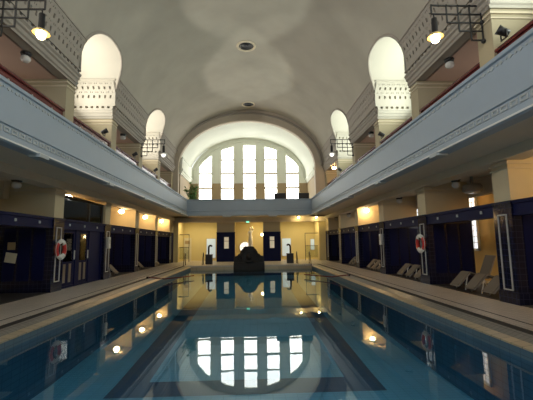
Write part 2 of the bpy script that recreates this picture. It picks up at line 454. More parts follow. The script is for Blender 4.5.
# ------------------------------------------------------------------ ground floor end wall
b = MB().box(-PX-.1, PX+.1, YE-.05, YE+.3, 3.46, 3.92).box(-PX-.1, PX+.1, YE-.12, YE, 3.46, 3.54); struct(b, 'beam_end', 'beam')
b = MB().box(-PX-.5, PX+.5, YE+2.6, YE+2.8, 0, 3.9); struct(b, 'wall_end', 'recess')
b = MB().box(-PX-.5, PX+.5, YE+.3, YE+2.8, 3.75, 3.9); struct(b, 'ceiling_recess', 'beige')
def end_pier(x0, x1, win, label):
    o = MB().box(x0, x1, YE, YE+.35, 2.58, 3.46).build('pier', 'beige'); o['kind'] = 'structure'
    tag(o, label, 'pier')
    b = MB().box(x0-.02, x1+.02, YE-.04, YE+.37, 0, 2.5).box(x0-.04, x1+.04, YE-.06, YE+.38, 2.5, 2.58)
    b.build('dark_panel', 'navyw', o)
    if win:
        f = MB(); a, c = win
        for u0, u1, z0, z1 in ((a, a+.05, 1.1, 2.2), (c-.05, c, 1.1, 2.2), (a, c, 1.1, 1.15), (a, c, 2.15, 2.2), (a, c, 1.78, 1.81)):
            f.box(u0, u1, YE-.08, YE-.04, z0, z1)
        fo = f.build('viewing_window', 'black', o)
        MB().box(a+.05, c-.05, YE-.06, YE-.045, 1.15, 2.15).build('window_glass', 'dooryel', fo)
end_pier(-2.95, -1.38, (-2.35, -1.85), 'dark panelled pier with lit window, left of the fountain')
end_pier(1.16, 2.68, (1.68, 2.18), 'dark panelled pier with lit window, right of the fountain')
b = MB().box(-PX, -6.35, YE, YE+2.6, 0, 3.75).box(6.15, PX, YE, YE+2.6, 0, 3.75); struct(b, 'wall_recess_sides', 'recess')
for x in (-1.55, 1.3): struct(MB().box(x, x+.12, YE+.3, YE+2.6, 0, 3.75), 'partition', 'recess')
# frosted daylight doors in the recesses
for n, (x, z0, z1, w) in enumerate(((-3.75, .25, 2.05, .42), (3.45, .35, 2.0, .42), (6.0, .9, 1.9, .22))):
    f = MB(); y = YE+2.6; x0, x1 = x-w, x+w
    if x1 > 6.15: x1 = 6.14
    for u0, u1, a, c in ((x0-.05, x0, z0, z1), (x1, x1+.05 if x1 < 6.1 else x1+.01, z0, z1), (x0-.05, x1, z1, z1+.05), (x0-.05, x1, z0-.05, z0)): f.box(u0, u1, y-.05, y, a, c)
    o = struct(f, 'window_%d' % (10+n), 'ivory'); MB().box(x0, x1, y-.03, y-.005, z0, z1).build('frosted_pane', 'dayblue', o)
# white door in left recess
b = MB().box(-6.3, -5.62, YE+2.5, YE+2.6, 0, 2.15)
d = struct(b, 'door_2', 'paper'); MB().box(-6.2, -5.75, YE+2.47, YE+2.5, 1.6, 1.9).build('door_sign', 'tan', d)
# round window behind the fountain
def disc(b, c, r, y0, y1, mi=0, n=28, r0=0):
    for k in range(n):
        a0, a1 = 2*PI*k/n, 2*PI*(k+1)/n
        P = lambda a, rr, y: (c[0]+rr*math.cos(a), y, c[1]+rr*math.sin(a))
        if r0: b.face([P(a0, r0, y0), P(a1, r0, y0), P(a1, r, y0), P(a0, r, y0)], mi)
        else: b.face([(c[0], y0, c[1]), P(a0, r, y0), P(a1, r, y0)], mi)
        b.face([P(a0, r, y0), P(a1, r, y0), P(a1, r, y1), P(a0, r, y1)], mi)
y = YE+2.6
b = MB(); disc(b, (-.52, 1.2), .58, y-.08, y, 0, 28, .50)
b.box(-1.02, -.02, y-.06, y-.03, 1.18, 1.22).box(-.54, -.50, y-.06, y-.03, .70, 1.70)
o = struct(b, 'window_14', 'ivory'); b = MB(); disc(b, (-.52, 1.2), .50, y-.03, y-.005); b.build('round_pane', emit('round_window_daylight', (1, .97, .9), .33), o)

# ------------------------------------------------------------------ gallery storey
NICHE = [(PC[1]+PW, PC[2]-PW), (PC[3]+PW, PC[4]-PW), (PC[0]-4.34+PW, PC[0]-PW)]
CLOSED = [(PC[0]-8.68, PC[0]-4.34), (PC[0], PC[1]), (PC[2], PC[3]), (PC[4], PC[5])]
def vx(z): return A*math.sqrt(max(0, 1-((z-ZC)/B)**2))
AZC, AB, AE = 9.25, 1.5, 2.5
def arch_z(y, n):
    c, h = (n[0]+n[1])/2, (n[1]-n[0])/2
    t = abs(y-c)/h
    return AZC+AB*max(0, 1-t**AE)**(1/AE)

# main vault
b = MB(); NS = 72
yrs = [Y0, 0, 2, 4]
for n in sorted(NICHE):
    if n[1] < Y0: continue
    c, h = (n[0]+n[1])/2, (n[1]-n[0])/2
    yrs += [n[0]-1e-3]+[c-h*math.cos(PI*k/40) for k in range(41)]+[n[1]+1e-3]
yrs += [28.0, 29.5, 31.2]
yrs = sorted(y for y in yrs if y >= Y0)
rows = []
for y in yrs:
    z0 = 9.0
    for n in NICHE:
        if n[0] <= y <= n[1]: z0 = arch_z(y, n)
    t0 = math.asin((z0-ZC)/B)
    rows.append([(A*math.cos(t), y, ZC+B*math.sin(t)) for t in [t0+(PI-2*t0)*k/NS for k in range(NS+1)]])
b.grid(rows)
struct(b, 'ceiling', 'vault')
nn = 0
# piers, lintel walls, friezes, niches
ZL = 7.85
def frieze_cells(L, z0):
    us = []; vs = [8.50, 8.90, 9.06, 9.18, 9.25, 9.37, 9.53, 9.64, 9.71, 9.82]
    p = .27; n = max(1, int(L/p)); off = (L-n*p)/2
    us = [0]; holes = set(); i = 0
    for k in range(n):
        a = off+k*p
        for q in (a+.03, a+.06, a+.09, a+.18, a+.21, a+.24): us.append(q)
    us.append(L)
    for k in range(n):
        i = 1+6*k
        for j in (1, 5): holes.add((i+2, j))       # wide holes
        for j in (3, 7): holes.add((i, j)); holes.add((i+4, j))
    return us, vs, holes
def dentils(b, L, P, mi=0):
    k = 0
    while k*.27+.15 < L:
        a, c = k*.27+.05, k*.27+.19
        q = [P(a, 0), P(c, 0)]
        (x0, y0), (x1, y1) = P(a, -.10), P(c, .03)
        b.box(min(x0, x1), max(x0, x1), min(y0, y1), max(y0, y1), 8.36, 8.48, mi)
        k += 1
for s, nm in SD:
    # hall side: lintel wall with cornice and frieze, per closed bay
    for (ya, yb) in CLOSED:
        y0, y1 = ya-PW, yb+PW
        if y0 < Y0: y0 = Y0
        b = MB().box(s*PX, s*(PX+.35), y0, y1, ZL, 9.2)
        # cornice mouldings
        prof = [(PX+.02, 7.85), (PX-.05, 7.85), (PX-.05, 7.93), (PX-.10, 7.97), (PX-.10, 8.10), (PX-.16, 8.14), (PX-.16, 8.22), (PX-.22, 8.28), (PX-.22, 8.34), (PX+.02, 8.36)]
        b.prism([(s*x, z) for x, z in prof], 'y', y0-.02, y1+.02)
        L = y1-y0
        us, vs, holes = frieze_cells(L, 8.5)
        zt = 9.82
        def fx(z): return min(PX-.10, vx(z)-.09)
        P = lambda u, v, d: (s*(fx(v)+d), y0+u, v)
        b.recess(P, us, vs, holes, .07, 0, 1)
        # frieze ends, top cap, backing ledge
        for yy in (y0, y1):
            b.face([(s*fx(8.5), yy, 8.5), (s*fx(9.18), yy, 9.18), (s*fx(9.82), yy, 9.82), (s*(PX+.1), yy, 9.82), (s*(PX+.1), yy, 8.5)])
        b.prism([(s*(fx(9.82)-.03), 9.80), (s*(fx(9.82)-.03), 9.86), (s*(vx(9.9)+.02), 9.90), (s*(vx(9.8)+.1), 9.80)], 'y', y0-.03, y1+.03)
        b.prism([(s*(PX-.20), 8.48), (s*(PX-.20), 8.52), (s*(PX+.05), 8.52), (s*(PX+.05), 8.48)], 'y', y0-.02, y1+.02)
        dentils(b, L, lambda u, d: (s*(PX-.06+d), y0+u))
        nn += 1; struct(b, 'trim_frieze_%s' % nm, ['stucco', 'arch'])
        # gallery ceiling above this bay and its back wall
        b = MB().box(s*(PX+.3), s*XO, ya, yb, ZL, ZL+.15); struct(b, 'ceiling_gallery_'+nm, 'pink')
        b = MB().box(s*XO, s*(XO+.2), ya, yb, 4.2, ZL); struct(b, 'wall_gallery_'+nm, 'tan')
        c = (ya+yb)/2; f = MB(); x = s*XO; nn += 1
        for u0, u1, z0, z1 in ((c-1.08, c-1, 5.2, 7.1), (c+1, c+1.08, 5.2, 7.1), (c-1.08, c+1.08, 5.12, 5.2), (c-1.08, c+1.08, 7.1, 7.18), (c-.04, c+.04, 5.2, 7.1)): f.box(x-s*.08, x, u0, u1, z0, z1)
        o = struct(f, 'window_%d' % (40+nn), 'white')  # unseen gallery window, added as glowing fill for the gallery ceiling
        MB().box(x-s*.03, x-s*.005, c-1, c+1, 5.2, 7.1).build('window_pane', 'galfill', o)
    # gallery piers: walls across the gallery; those beside a niche rise to its vault
    for k in range(-1, 6):
        y = PC[0]+4.34*k
        b = MB()
        b.box(s*PX, s*XO, y-PW, y+PW, 4.2, 9.6, 0)
        o = struct(b, 'pier_gallery_'+nm, ['beige'])
        b = MB().box(s*(PX-.03), s*XO, y-PW-.03, y+PW+.03, 7.56, 7.60).box(s*(PX-.045), s*XO, y-PW-.045, y+PW+.045, 7.70, 7.76)
        b.build('capital_moulding', 'ivory', o)
        # inside of niche: cornice + frieze on the wall
        for sg, yf in ((-1, y-PW), (1, y+PW)):
            if not any(abs(yf-e) < .01 for n in NICHE for e in n): continue
            b = MB()
            prof = [(.0, 7.85), (.05, 7.85), (.05, 7.93), (.09, 7.97), (.09, 8.10), (.13, 8.14), (.13, 8.22), (.17, 8.28), (.17, 8.34), (0, 8.36)]
            b.prism([(yf+sg*d, z) for d, z in prof], 'x', s*(PX-.05), s*XO)
            L = XO-PX+.15
            us, vs, holes = frieze_cells(L, 8.5)
            P = lambda u, v, d: (s*(PX-.15+.2*max(0, v-9.2)+u), yf+sg*(.09-d), v)
            b.recess(P, us, vs, holes, .07, 0, 1)
            b.box(s*(PX-.1), s*XO, yf, yf+sg*.13, 9.82, 9.90).box(s*(PX-.1), s*XO, yf, yf+sg*.11, 8.48, 8.52)
            dentils(b, L, lambda u, d: (s*(PX-.1+u), yf+sg*(.02-d)))
            b.build('niche_frieze', ['niche', 'nichehole'], o)
    for n in NICHE:
        if n[1] < Y0: continue
        c, h = (n[0]+n[1])/2, (n[1]-n[0])/2
        ys = [c-h*math.cos(PI*k/40) for k in range(41)]
        b = MB(); zz = [arch_z(y, n) for y in ys]
        b.grid([[(s*vx(z), y, z) for y, z in zip(ys, zz)], [(s*(XO+.05), y, z) for y, z in zip(ys, zz)]])
        for yy in n: b.box(s*(PX-.2), s*XO, yy-.004, yy+.004, 9.2, 9.8)
        struct(b, 'ceiling_niche_'+nm, 'niche')
        # raised rim round the opening
        b = MB(); b.tube([(s*(vx(z)-.02), y, z+.03) for y, z in zip(ys, zz)], .07, 8); struct(b, 'trim_niche_rim_'+nm, 'stucco')
        # outer wall with a big daylight window
        b = MB().box(s*XO, s*(XO+.2), n[0], n[1], 4.2, 11); struct(b, 'wall_niche_'+nm, 'niche')
        wn += 1
        f = MB(); x = s*XO
        for y0, y1, z0, z1 in ((n[0]+.35, n[0]+.45, 5.3, 10.1), (n[1]-.45, n[1]-.35, 5.3, 10.1), (n[0]+.35, n[1]-.35, 5.2, 5.3), (n[0]+.35, n[1]-.35, 10.0, 10.1), (c-.04, c+.04, 5.3, 10.0)):
            f.box(x-s*.08, x, y0, y1, z0, z1)
        for z in (6.5, 7.7, 8.9): f.box(x-s*.06, x-s*.02, n[0]+.4, n[1]-.4, z-.02, z+.02)
        o = struct(f, 'window_%d' % (wn+20), 'white')
        ld = bpy.data.lights.new('niche_daylight', 'AREA'); ld.shape = 'RECTANGLE'; ld.size = .2; ld.size_y = .2; ld.energy = 72; ld.spread = math.radians(125)
        ld.color = (1, .96, .86) if s < 0 else (.92, 1, .90)
        lo = bpy.data.objects.new('niche_daylight', ld); COL.objects.link(lo); lo.location = (s*(XO-.12), c, 8.0)
        lo.rotation_euler = Vector((-s*9.4, 0, 4.9)).to_track_quat('-Z', 'Y').to_euler()
        MB().box(x-s*.03, x-s*.005, n[0]+.45, n[1]-.45, 5.3, 10.0).build('window_pane', 'daynl' if s < 0 else 'daynr', o)

# ------------------------------------------------------------------ end arch, end vault and the great window
YR0, YR1 = 31.1, 31.75
a2, b2 = 6.12, 4.28; XSH = -.10; END = []
def ell(a, bb, t): return (a*math.cos(t), ZC+bb*math.sin(t))
T = [PI*k/64 for k in range(65)]
b = MB()
inn = [(a2, 4.2)]+[ell(a2, b2, t) for t in T]+[(-a2, 4.2)]
out = [(A+.4, 4.2)]+[ell(A+.4, B+.4, t) for t in T]+[(-A-.4, 4.2)]
b.grid([[(x, YR0, z) for x, z in inn], [(x, YR0, z) for x, z in out]], 0, False)
b.grid([[(x, YR1, z) for x, z in inn], [(x, YR1, z) for x, z in out]], 0, False)
b.grid([[(x, YR0, z) for x, z in inn], [(x, YR1, z) for x, z in inn]], 0, True)
END.append(struct(b, 'wall_arch', 'arch'))
b = MB()
mid = [ell((a2*.55+A*.45), (b2*.55+B*.45), t) for t in T]
b.tube([(x*1.045, YR0, ZC+(z-ZC)*1.05) for x, z in mid], .10, 8)
END.append(struct(b, 'trim_arch_roll', 'stucco'))
b = MB(); b.grid([[(ell(a2+.04, b2+.04, t)[0], y, ell(a2+.04, b2+.04, t)[1]) for t in T] for y in (YR1, 33.5, 35.2, YW)])
END.append(struct(b, 'ceiling_end', 'endvault'))
for s, nm in SD:
    b = MB().box(s*(a2+.04), s*(a2+.3), YR1, YW, 4.2, 7.85, 1).box(s*(a2+.04), s*(a2+.3), YR1, YW, 7.85, 8.42)
    b.prism([(s*(a2+.05), 7.85), (s*(a2-.05), 7.85), (s*(a2-.06), 7.98), (s*(a2-.12), 8.02), (s*(a2-.12), 8.14), (s*(a2-.2), 8.2), (s*(a2-.2), 8.36), (s*(a2-.12), 8.4), (s*(a2-.14), 9.3), (s*(a2-.2), 9.34), (s*(a2-.2), 9.4), (s*(a2+.05), 9.4)], 'y', YR1, YW)
    END.append(struct(b, 'wall_end_bay_'+nm, ['endvault', 'tan']))
# window wall
WIN = [(-5.36, -4.02), (-3.06, -1.70), (-.74, .62), (1.54, 2.88), (3.84, 5.18)]
WIN = [(a+.08, c+.08) for a, c in WIN]
def head(x): return 8.0+4.0*math.sqrt(max(0, 1-(x/5.74)**2))
def top(x): return ZC+(b2+.1)*math.sqrt(max(0, 1-(x/(a2+.1))**2))
b = MB(); SILL = 5.0; ZWS = 7.85
def strip(x0, x1, zl, zh, n, mi=0):
    xs = [x0+(x1-x0)*k/n for k in range(n+1)]
    b.grid([[(x, YW, zl(x)) for x in xs], [(x, YW, zh(x)) for x in xs]], mi, False)
edges = [-a2-.05]+[e for w in WIN for e in w]+[a2+.05]
for i in range(0, len(edges), 2):
    strip(edges[i], edges[i+1], lambda x: ZWS, top, 8); strip(edges[i], edges[i+1], lambda x: 4.2, lambda x: ZWS, 2, 1)
for w in WIN:
    strip(w[0], w[1], head, top, 10); strip(w[0], w[1], lambda x: 4.2, lambda x: SILL, 1, 1)
    for x in w: b.grid([[(x, YW, z) for z in (SILL, ZWS, head(x))], [(x, YW+.35, z) for z in (SILL, ZWS, head(x))]], 0, False)
    xs = [w[0]+(w[1]-w[0])*k/10 for k in range(11)]
    b.grid([[(x, YW, head(x)) for x in xs], [(x, YW+.35, head(x)) for x in xs]], 0, False)
# thin roll line round the wall arch
b.tube([(x, YW-.02, z) for x, z in (ell(a2-.28, b2-.28, t) for t in T)], .06, 6, 2)
END.append(struct(b, 'wall_window', ['endvault', 'tan', 'endvault']))
for i, w in enumerate(WIN):
    xs = [w[0]+(w[1]-w[0])*k/10 for k in range(11)]
    f = MB(); y0, y1 = YW+.18, YW+.26
    f.box(w[0], w[0]+.05, y0, y1, SILL, head(w[0]+.03)).box(w[1]-.05, w[1], y0, y1, SILL, head(w[1]-.03)).box(w[0], w[1], y0, y1, SILL, SILL+.08)
    for z in (5.85, 7.38, 8.93, 10.42):
        if z < min(head(w[0]), head(w[1]))+.8:
            xa, xb = w
            f.box(xa, xb, y0, y1, z-.095, z+.095)
    o = struct(f, 'window_%d' % (31+i), 'ivory'); END.append(o)
    p = MB(); p.grid([[(x, YW+.27, SILL) for x in xs], [(x, YW+.27, head(x)) for x in xs]], 0, False)
    p.build('window_pane', 'day', o)

for o in END: o.location.x = XSH
for o in END[:3]: o.location.x = -.22

# ------------------------------------------------------------------ ceiling vents
def vent(y, label):
    z = 13.6
    v = empty('ceiling_vent', (-.08, y, z), label, 'vent', 'round vents along the vault crown')
    MB().lathe([(.60, .05), (.60, -.05), (.52, -.08), (.46, -.05), (.46, .05)], n=32).build('rim', 'ivory', v)
    g = MB().lathe([(.46, -.01), (.001, -.01)], n=32)
    for r in (.12, .22, .32, .40): g.lathe([(r-.015, -.03), (r+.015, -.03), (r+.015, -.01)], n=32)
    g.build('grille', 'black', v)
vent(20.5, 'larger round dark vent at the middle of the vault crown')
vent(29.7, 'smaller-looking round dark vent just before the end arch')

# ------------------------------------------------------------------ lamps
def globe_lamp(name, loc, lit, label, cat='ceiling lamp', group=None, r=.15, drop=0):
    o = empty(name, loc, label, cat, group)
    MB().lathe([(.001, 0), (.15, 0), (.16, -.03), (.14, -.10), (.10, -.12), (.001, -.12)], n=20).build('ceiling_rose', 'black', o)
    if drop: MB().tube([(0, 0, -.02), (0, 0, drop)], .05, 10).build('stem', 'black', o)
    g = MB(); g.sphere((0, 0, -.10-r*.75), r, 14, 0, .85); g.build('glass_globe', 'lit' if lit else 'globe', o)
    return o
LOW = [(7.5, 6.9, 1, 'lit globe lamp in right aisle, before the nearest pillar'),
       (-7.1, 11.2, 0, 'unlit opal globe lamp under the left aisle ceiling, nearest the camera'),
       (-7.25, 20.5, 1, 'lit globe lamp in left aisle, first after the glazed doors'),
       (-7.25, 25.0, 1, 'lit globe lamp in left aisle, second after the glazed doors'),
       (-7.3, 29.6, 1, 'lit globe lamp in left aisle, closest to the end wall'),
       (7.2, 11.75, 0, 'unlit opal globe lamp in the right aisle beside the drum fan'),
       (7.2, 16.5, 0, 'unlit opal globe lamp in right aisle behind the lifebuoy pillar'),
       (7.2, 21.4, 1, 'lit globe lamp glowing in the right aisle'),
       (7.2, 25.5, 0, 'unlit globe lamp in right aisle, beyond the lit one'),
       (7.2, 29.4, 0, 'unlit globe lamp in right aisle, closest to the end wall')]
for x, y, lit, lab in LOW: globe_lamp('globe_lamp', (x, y, 3.69), lit, lab, group='globe lamps in the aisles', r=.14, drop=.13)
for x, y, lab in ((8.95, 9.8, 'lit globe lamp in right passage behind the nearest pillar'), (8.95, 15.6, 'lit globe lamp in right passage behind the lifebuoy pillar'), (8.95, 24.4, 'lit globe lamp deep in the right passage'), (-7.5, 15.1, 'lit globe lamp behind the glazed doors')):
    globe_lamp('globe_lamp', (x, y, 3.82), 1, lab, group='globe lamps in the passages')
UP = [(-7.1, 11.2, 0, 'unlit globe lamp on the left gallery ceiling, near bay'), (7.1, 11.4, 0, 'unlit globe lamp on the right gallery ceiling, near bay'),
      (-7.1, 19.9, 0, 'unlit globe lamp on the left gallery ceiling, far bay'), (7.1, 19.6, 0, 'unlit globe lamp on the right gallery ceiling, far bay'),
      (6.95, 28.4, 1, 'lit globe lamp glowing on the right gallery by the end arch')]
for x, y, lit, lab in UP: globe_lamp('globe_lamp', (x, y, ZL), lit, lab, group='globe lamps on the gallery')
for x, y, lab in ((4.3, 31.2, 'small lit downlight above the right recess, inner one'), (5.85, 31.2, 'small lit downlight above the right recess, outer one')):
    o = empty('downlight', (x, y, 3.9), lab, 'downlight', 'downlights under the end balcony')
    MB().lathe([(.001, 0), (.12, 0), (.12, -.06), (.08, -.07)], n=16).build('housing', 'ivory', o)
    MB().sphere((0, 0, -.09), .07, 10).build('bulb', 'litsm', o)
for x, y, lab in ((-5.4, .75, 'downlight over the shower screen in left recess'), (-3.7, .75, 'downlight over the frosted door in left recess'), (.75, .9, 'downlight over the statue alcove'), (3.6, .75, 'downlight over the frosted door in right recess'), (5.3, .75, 'downlight over the shower screen in right recess')):
    o = empty('downlight', (x, YE+y, 3.75), lab, 'downlight', 'downlights in the end recesses')
    MB().lathe([(.001, 0), (.14, 0), (.14, -.03), (.11, -.04)], n=16).build('housing', 'ivory', o)
    MB().lathe([(.11, -.035), (.001, -.06)], n=16).build('lens', 'litrec', o)
o = empty('wall_lamp', (1.2, YE+.9, 2.35), 'lit globe wall lamp right of the statue', 'wall lamp')
MB().box(.0, .1, -.05, .05, -.05, .05).build('wall_plate', 'gold', o)
MB().sphere((-.12, 0, 0), .12, 12).build('glass_globe', emit('lit_wall_globe', (1, .72, .4), 9), o)

# bracket lamps (origin at the wall, arm along -X)
def bracket(loc, flip, label, on=True):
    o = empty('bracket_lamp', loc, label, 'lamp', 'lattice bracket lamps on gallery piers')
    f = -1 if not flip else 1
    xs = [0, .33, .66, .99, 1.42]; zs = [0, -.26, -.51, -.76, -1.03]
    b = MB(); t = .018
    def bar(x0, x1, z0, z1): b.box(f*x0-t if x0 == x1 else min(f*x0, f*x1), f*x0+t if x0 == x1 else max(f*x0, f*x1), -t, t, (z0-t if z0 == z1 else min(z0, z1)), (z0+t if z0 == z1 else max(z0, z1)))
    for z, x in zip(zs, (1.42, 1.42, .99, .66, .33)): bar(0, x, z, z)
    for x, z in zip(xs, (-1.12, -1.03, -.76, -.51, -.26)): bar(x, x, .03, z)
    b.build('lattice_arm', 'black', o)
    for z in (.0, -.5, -1.05):
        b = MB().lathe([(.001, -.06), (.05, -.05), (.06, 0), (.05, .05), (.001, .06)], (0, 0, z), 10)
        b.build('wall_fixing', 'black', o)
    b = MB(); c = (f*1.36, 0, -.10)
    b.lathe([(.001, -.16), (.02, -.16), (.02, -.28), (.075, -.30), (.08, -.72), (.10, -.74), (.001, -.75)], c, 16); lh = b.build('lamp_holder', 'black', o)
    b = MB(); b.lathe([(.08, -.73), (.14, -.76), (.215, -.84), (.225, -.86), (.205, -.85), (.07, -.76)], c, 24); b.build('lamp_shade', 'shade' if on else 'white', lh)
    b = MB(); b.sphere((c[0], 0, -.99), .12, 14, 0, 1.1); b.build('bulb', 'litw' if on else 'glowfar', lh)
    return o
for x, y, fl, lab in ((6.70, PC[0], 0, 'black lattice bracket lamp at upper right, nearest right pier'), (-6.70, PC[0], 1, 'black lattice bracket lamp cut by the upper left picture edge'),
                      (6.70, PC[3], 0, 'distant black lattice bracket lamp on the right gallery pier'), (-6.70, PC[3], 1, 'distant black lattice bracket lamp on the left gallery pier')):
    bracket((x, y, 8.15), fl, lab, y < 15)

# spotlights standing on the balcony rail
def spot(loc, sgn, label):
    o = empty('spotlight', loc, label, 'spotlight', 'black spotlights on the balcony rails')
    MB().box(-.015, .015, -.12, .12, 0, .03).box(-.015, .015, -.12, -.10, 0, .22).box(-.015, .015, .10, .12, 0, .22).build('yoke', 'black', o)
    b = MB(); d = Vector((-sgn*.7, .2, .45)).normalized()
    c = Vector((0, 0, .2))
    b.tube([c-d*.14, c-d*.12, c+d*.05, c+d*.16], [.06, .09, .10, .12], 14); b.build('lamp_housing', 'black', o)
for x, y, lab in ((6.68, 8.25, 'black spotlight on the right rail, nearest'), (6.68, 16.9, 'black spotlight on the right rail, beside the far niche pier'),
                  (-6.68, 16.4, 'black spotlight on left rail, nearest of the left ones'), (-6.68, 20.7, 'black spotlight on left rail, middle of the left ones'), (-6.68, 25.2, 'black spotlight on left rail, farthest of the left ones'), (6.68, 25.4, 'black spotlight on the right rail, farthest, near the end arch')):
    spot((x, y, 6.67), 1 if x > 0 else -1, lab)

# drum fan and camera box under the aisle ceilings
o = empty('drum_fan', (7.95, 12.05, 3.66), 'round grey drum fan under the right aisle ceiling', 'fan')
MB().lathe([(.001, .16), (.05, .16), (.05, -.10), (.28, -.12), (.32, -.20), (.32, -.34), (.27, -.38), (.001, -.38)], n=24).build('drum', 'stucco', o)
MB().lathe([(.27, -.38), (.25, -.42), (.10, -.43), (.001, -.42)], n=24).build('grille', 'globe', o)
o = empty('mounted_camera', (-8.45, 12.3, 3.46), 'beige camera box with dark lens under the left aisle ceiling', 'camera')
MB().box(-.28, .28, -.1, .2, -.25, .35).build('housing', 'ivory', o)
MB().lathe([(.001, .02), (.06, .02), (.06, -.02), (.001, -.02)], (.1, -.11, .05), 14).build('lens', 'black', o)

# ------------------------------------------------------------------ lifebuoys
def lifebuoy(loc, sgn, label):
    o = empty('hanging_lifebuoy', loc, label, 'lifebuoy', 'lifebuoys on the pillars')
    n = 40; R_, r_ = .27, .075
    for q in range(4):      # alternating red / white quarters as one ring each
        pass
    b = MB(); rows = []
    for k in range(n+1):
        a = 2*PI*k/n+PI/4
        rows.append([((r_*.8)*math.cos(2*PI*j/12), (R_+r_*math.sin(2*PI*j/12))*math.cos(a), (R_+r_*math.sin(2*PI*j/12))*math.sin(a)) for j in range(12)])
    for k in range(n):
        b.grid(rows[k:k+2], 0 if (k//10) % 2 == 0 else 1, True, True)
    b.build('ring', ['white', 'rubberred'], o)
    b = MB(); b.tube([(sgn*-.02, (R_+.09+(.03 if k % 6 == 3 else 0))*math.cos(2*PI*k/24), (R_+.09)*math.sin(2*PI*k/24)) for k in range(24)], .010, 6, closed=True); b.build('grab_rope', 'white', o)
    b = MB(); b.box(-.05, .05, -.03, .03, R_-.12, R_+.0); b.build('hook', 'black', o)
lifebuoy((-PX+.12, PCS(-1, 1)+.02, 1.46), -1, 'red and white lifebuoy on the left pillar beside the glazed doors')
lifebuoy((PX-.12, PC[1]+.02, 1.50), 1, 'red and white lifebuoy on the second right pillar')
for s, y, z, lab in ((-1, PCS(-1, 2), 1.75, 'white box on the left pillar after the glazed doors'), (1, PC[2], 1.75, 'white box on the third pillar of the right row')):
    b = MB().box(s*(PX-.14), s*(PX-.055), y-.11, y+.11, z-.32, z+.22); o = b.build('wall_box', 'white', bevel=.015); tag(o, lab, 'box', 'white boxes on pillars')
    MB().box(s*(PX-.15), s*(PX-.14), y-.06, y+.06, z-.1, z+.1).build('box_cover', 'globe', o)
# notices on the dark partition at far left
yp = PCS(-1, 1)-PW-.05
for x, z, w, h, rot, lab, mt in ((-8.10, 1.60, .13, .13, 0, 'small dim notice on dark partition at far left', 'tan'), (-8.10, 1.20, .19, .17, .15, 'pale paper notice below the dim one at far left', 'paper')):
    o = MB().box(-w, w, -.012, 0, -h, h).build('notice', mt); o.location = (x, yp, z); o.rotation_euler = (0, rot, 0); tag(o, lab, 'notice', 'notices on the left partition')

# ------------------------------------------------------------------ loungers
def slab(b, p, q, w, t=.035):
    p, q = Vector(p), Vector(q); d = (q-p).normalized(); nrm = Vector((-d.z, 0, d.x))*t
    pts = []
    for y in (-w, w):
        pts.append([(p.x, y, p.z), (q.x, y, q.z), (q.x+nrm.x, y, q.z+nrm.z), (p.x+nrm.x, y, p.z+nrm.z)])
    a, c = pts
    b.face(a[::-1]); b.face(c)
    for k in range(4): b.face([a[k], a[(k+1) % 4], c[(k+1) % 4], c[k]])
def make_lounger(raised):
    o = empty('sun_lounger', (0, 0, 0), '', 'sun lounger')
    F, K, H = (0, 0, .13), (.42, 0, .55), (1.0, 0, .36)
    Hd = (1.30, 0, 1.08) if raised else (1.70, 0, .44)
    w = .25
    for nme, p, q in (('leg_rest', F, K), ('seat', K, H), ('backrest', H, Hd)):
        b = MB(); slab(b, p, q, w-.02); b.build(nme, 'taupe', o)
    b = MB()
    for y in (-w, w): b.tube([(F[0], y, F[2]), (K[0], y, K[2]), (H[0], y, H[2]), (Hd[0], y, Hd[2])], .016, 8)
    for p in (F, K, H, Hd): b.tube([(p[0], -w, p[2]), (p[0], w, p[2])], .014, 8)
    fr = b.build('frame', 'frame', o)
    for x in (.30, 1.15):
        for y in (-w, w):
            MB().tube([(x, y, .43 if x < 1 else .37), (x+(.12 if x > 1 else -.1), y, .0)], .016, 8).build('leg', 'white', fr)
    return o
LR = [(1, 11.68, 1, 'taupe lounger with raised back, in nearest right bay beside the dark partition'), (1, 10.85, 0, 'taupe lounger in nearest right bay, middle of its three'), (1, 10.0, 0, 'taupe lounger in nearest right bay, against the nearest pillar'),
      (1, 16.1, 0, 'taupe lounger behind the lifebuoy pillar on right, farthest of its three'), (1, 15.25, 0, 'taupe lounger behind the lifebuoy pillar on right, middle of its three'), (1, 14.4, 0, 'taupe lounger right beside the lifebuoy pillar on right'),
      (1, 20.5, 0, 'lounger in third right bay, farthest of its three'), (1, 19.7, 0, 'lounger in third right bay, middle of its three'), (1, 18.9, 0, 'lounger in third right bay, beside the white box pillar'),
      (1, 24.4, 0, 'lounger in fourth right bay, farther of two'), (1, 23.6, 0, 'lounger in fourth right bay, nearer of two'),
      (-1, 19.05, 0, 'lounger in the left bay just after the glazed doors'), (-1, 23.4, 0, 'lounger in the left bay second after the glazed doors'), (-1, 27.3, 0, 'lounger in the left bay closest to the end wall')]
protos = {}
for s, y, rs, lab in LR:
    loc = (s*6.85, y, 0); rz = 0 if s > 0 else PI
    if rs not in protos:
        o = protos[rs] = make_lounger(rs); o.location = loc; o.rotation_euler = (0, 0, rz)
    else: o = dup(protos[rs], loc, rz)
    o['label'] = lab; o['group'] = 'sun loungers in the aisle bays'

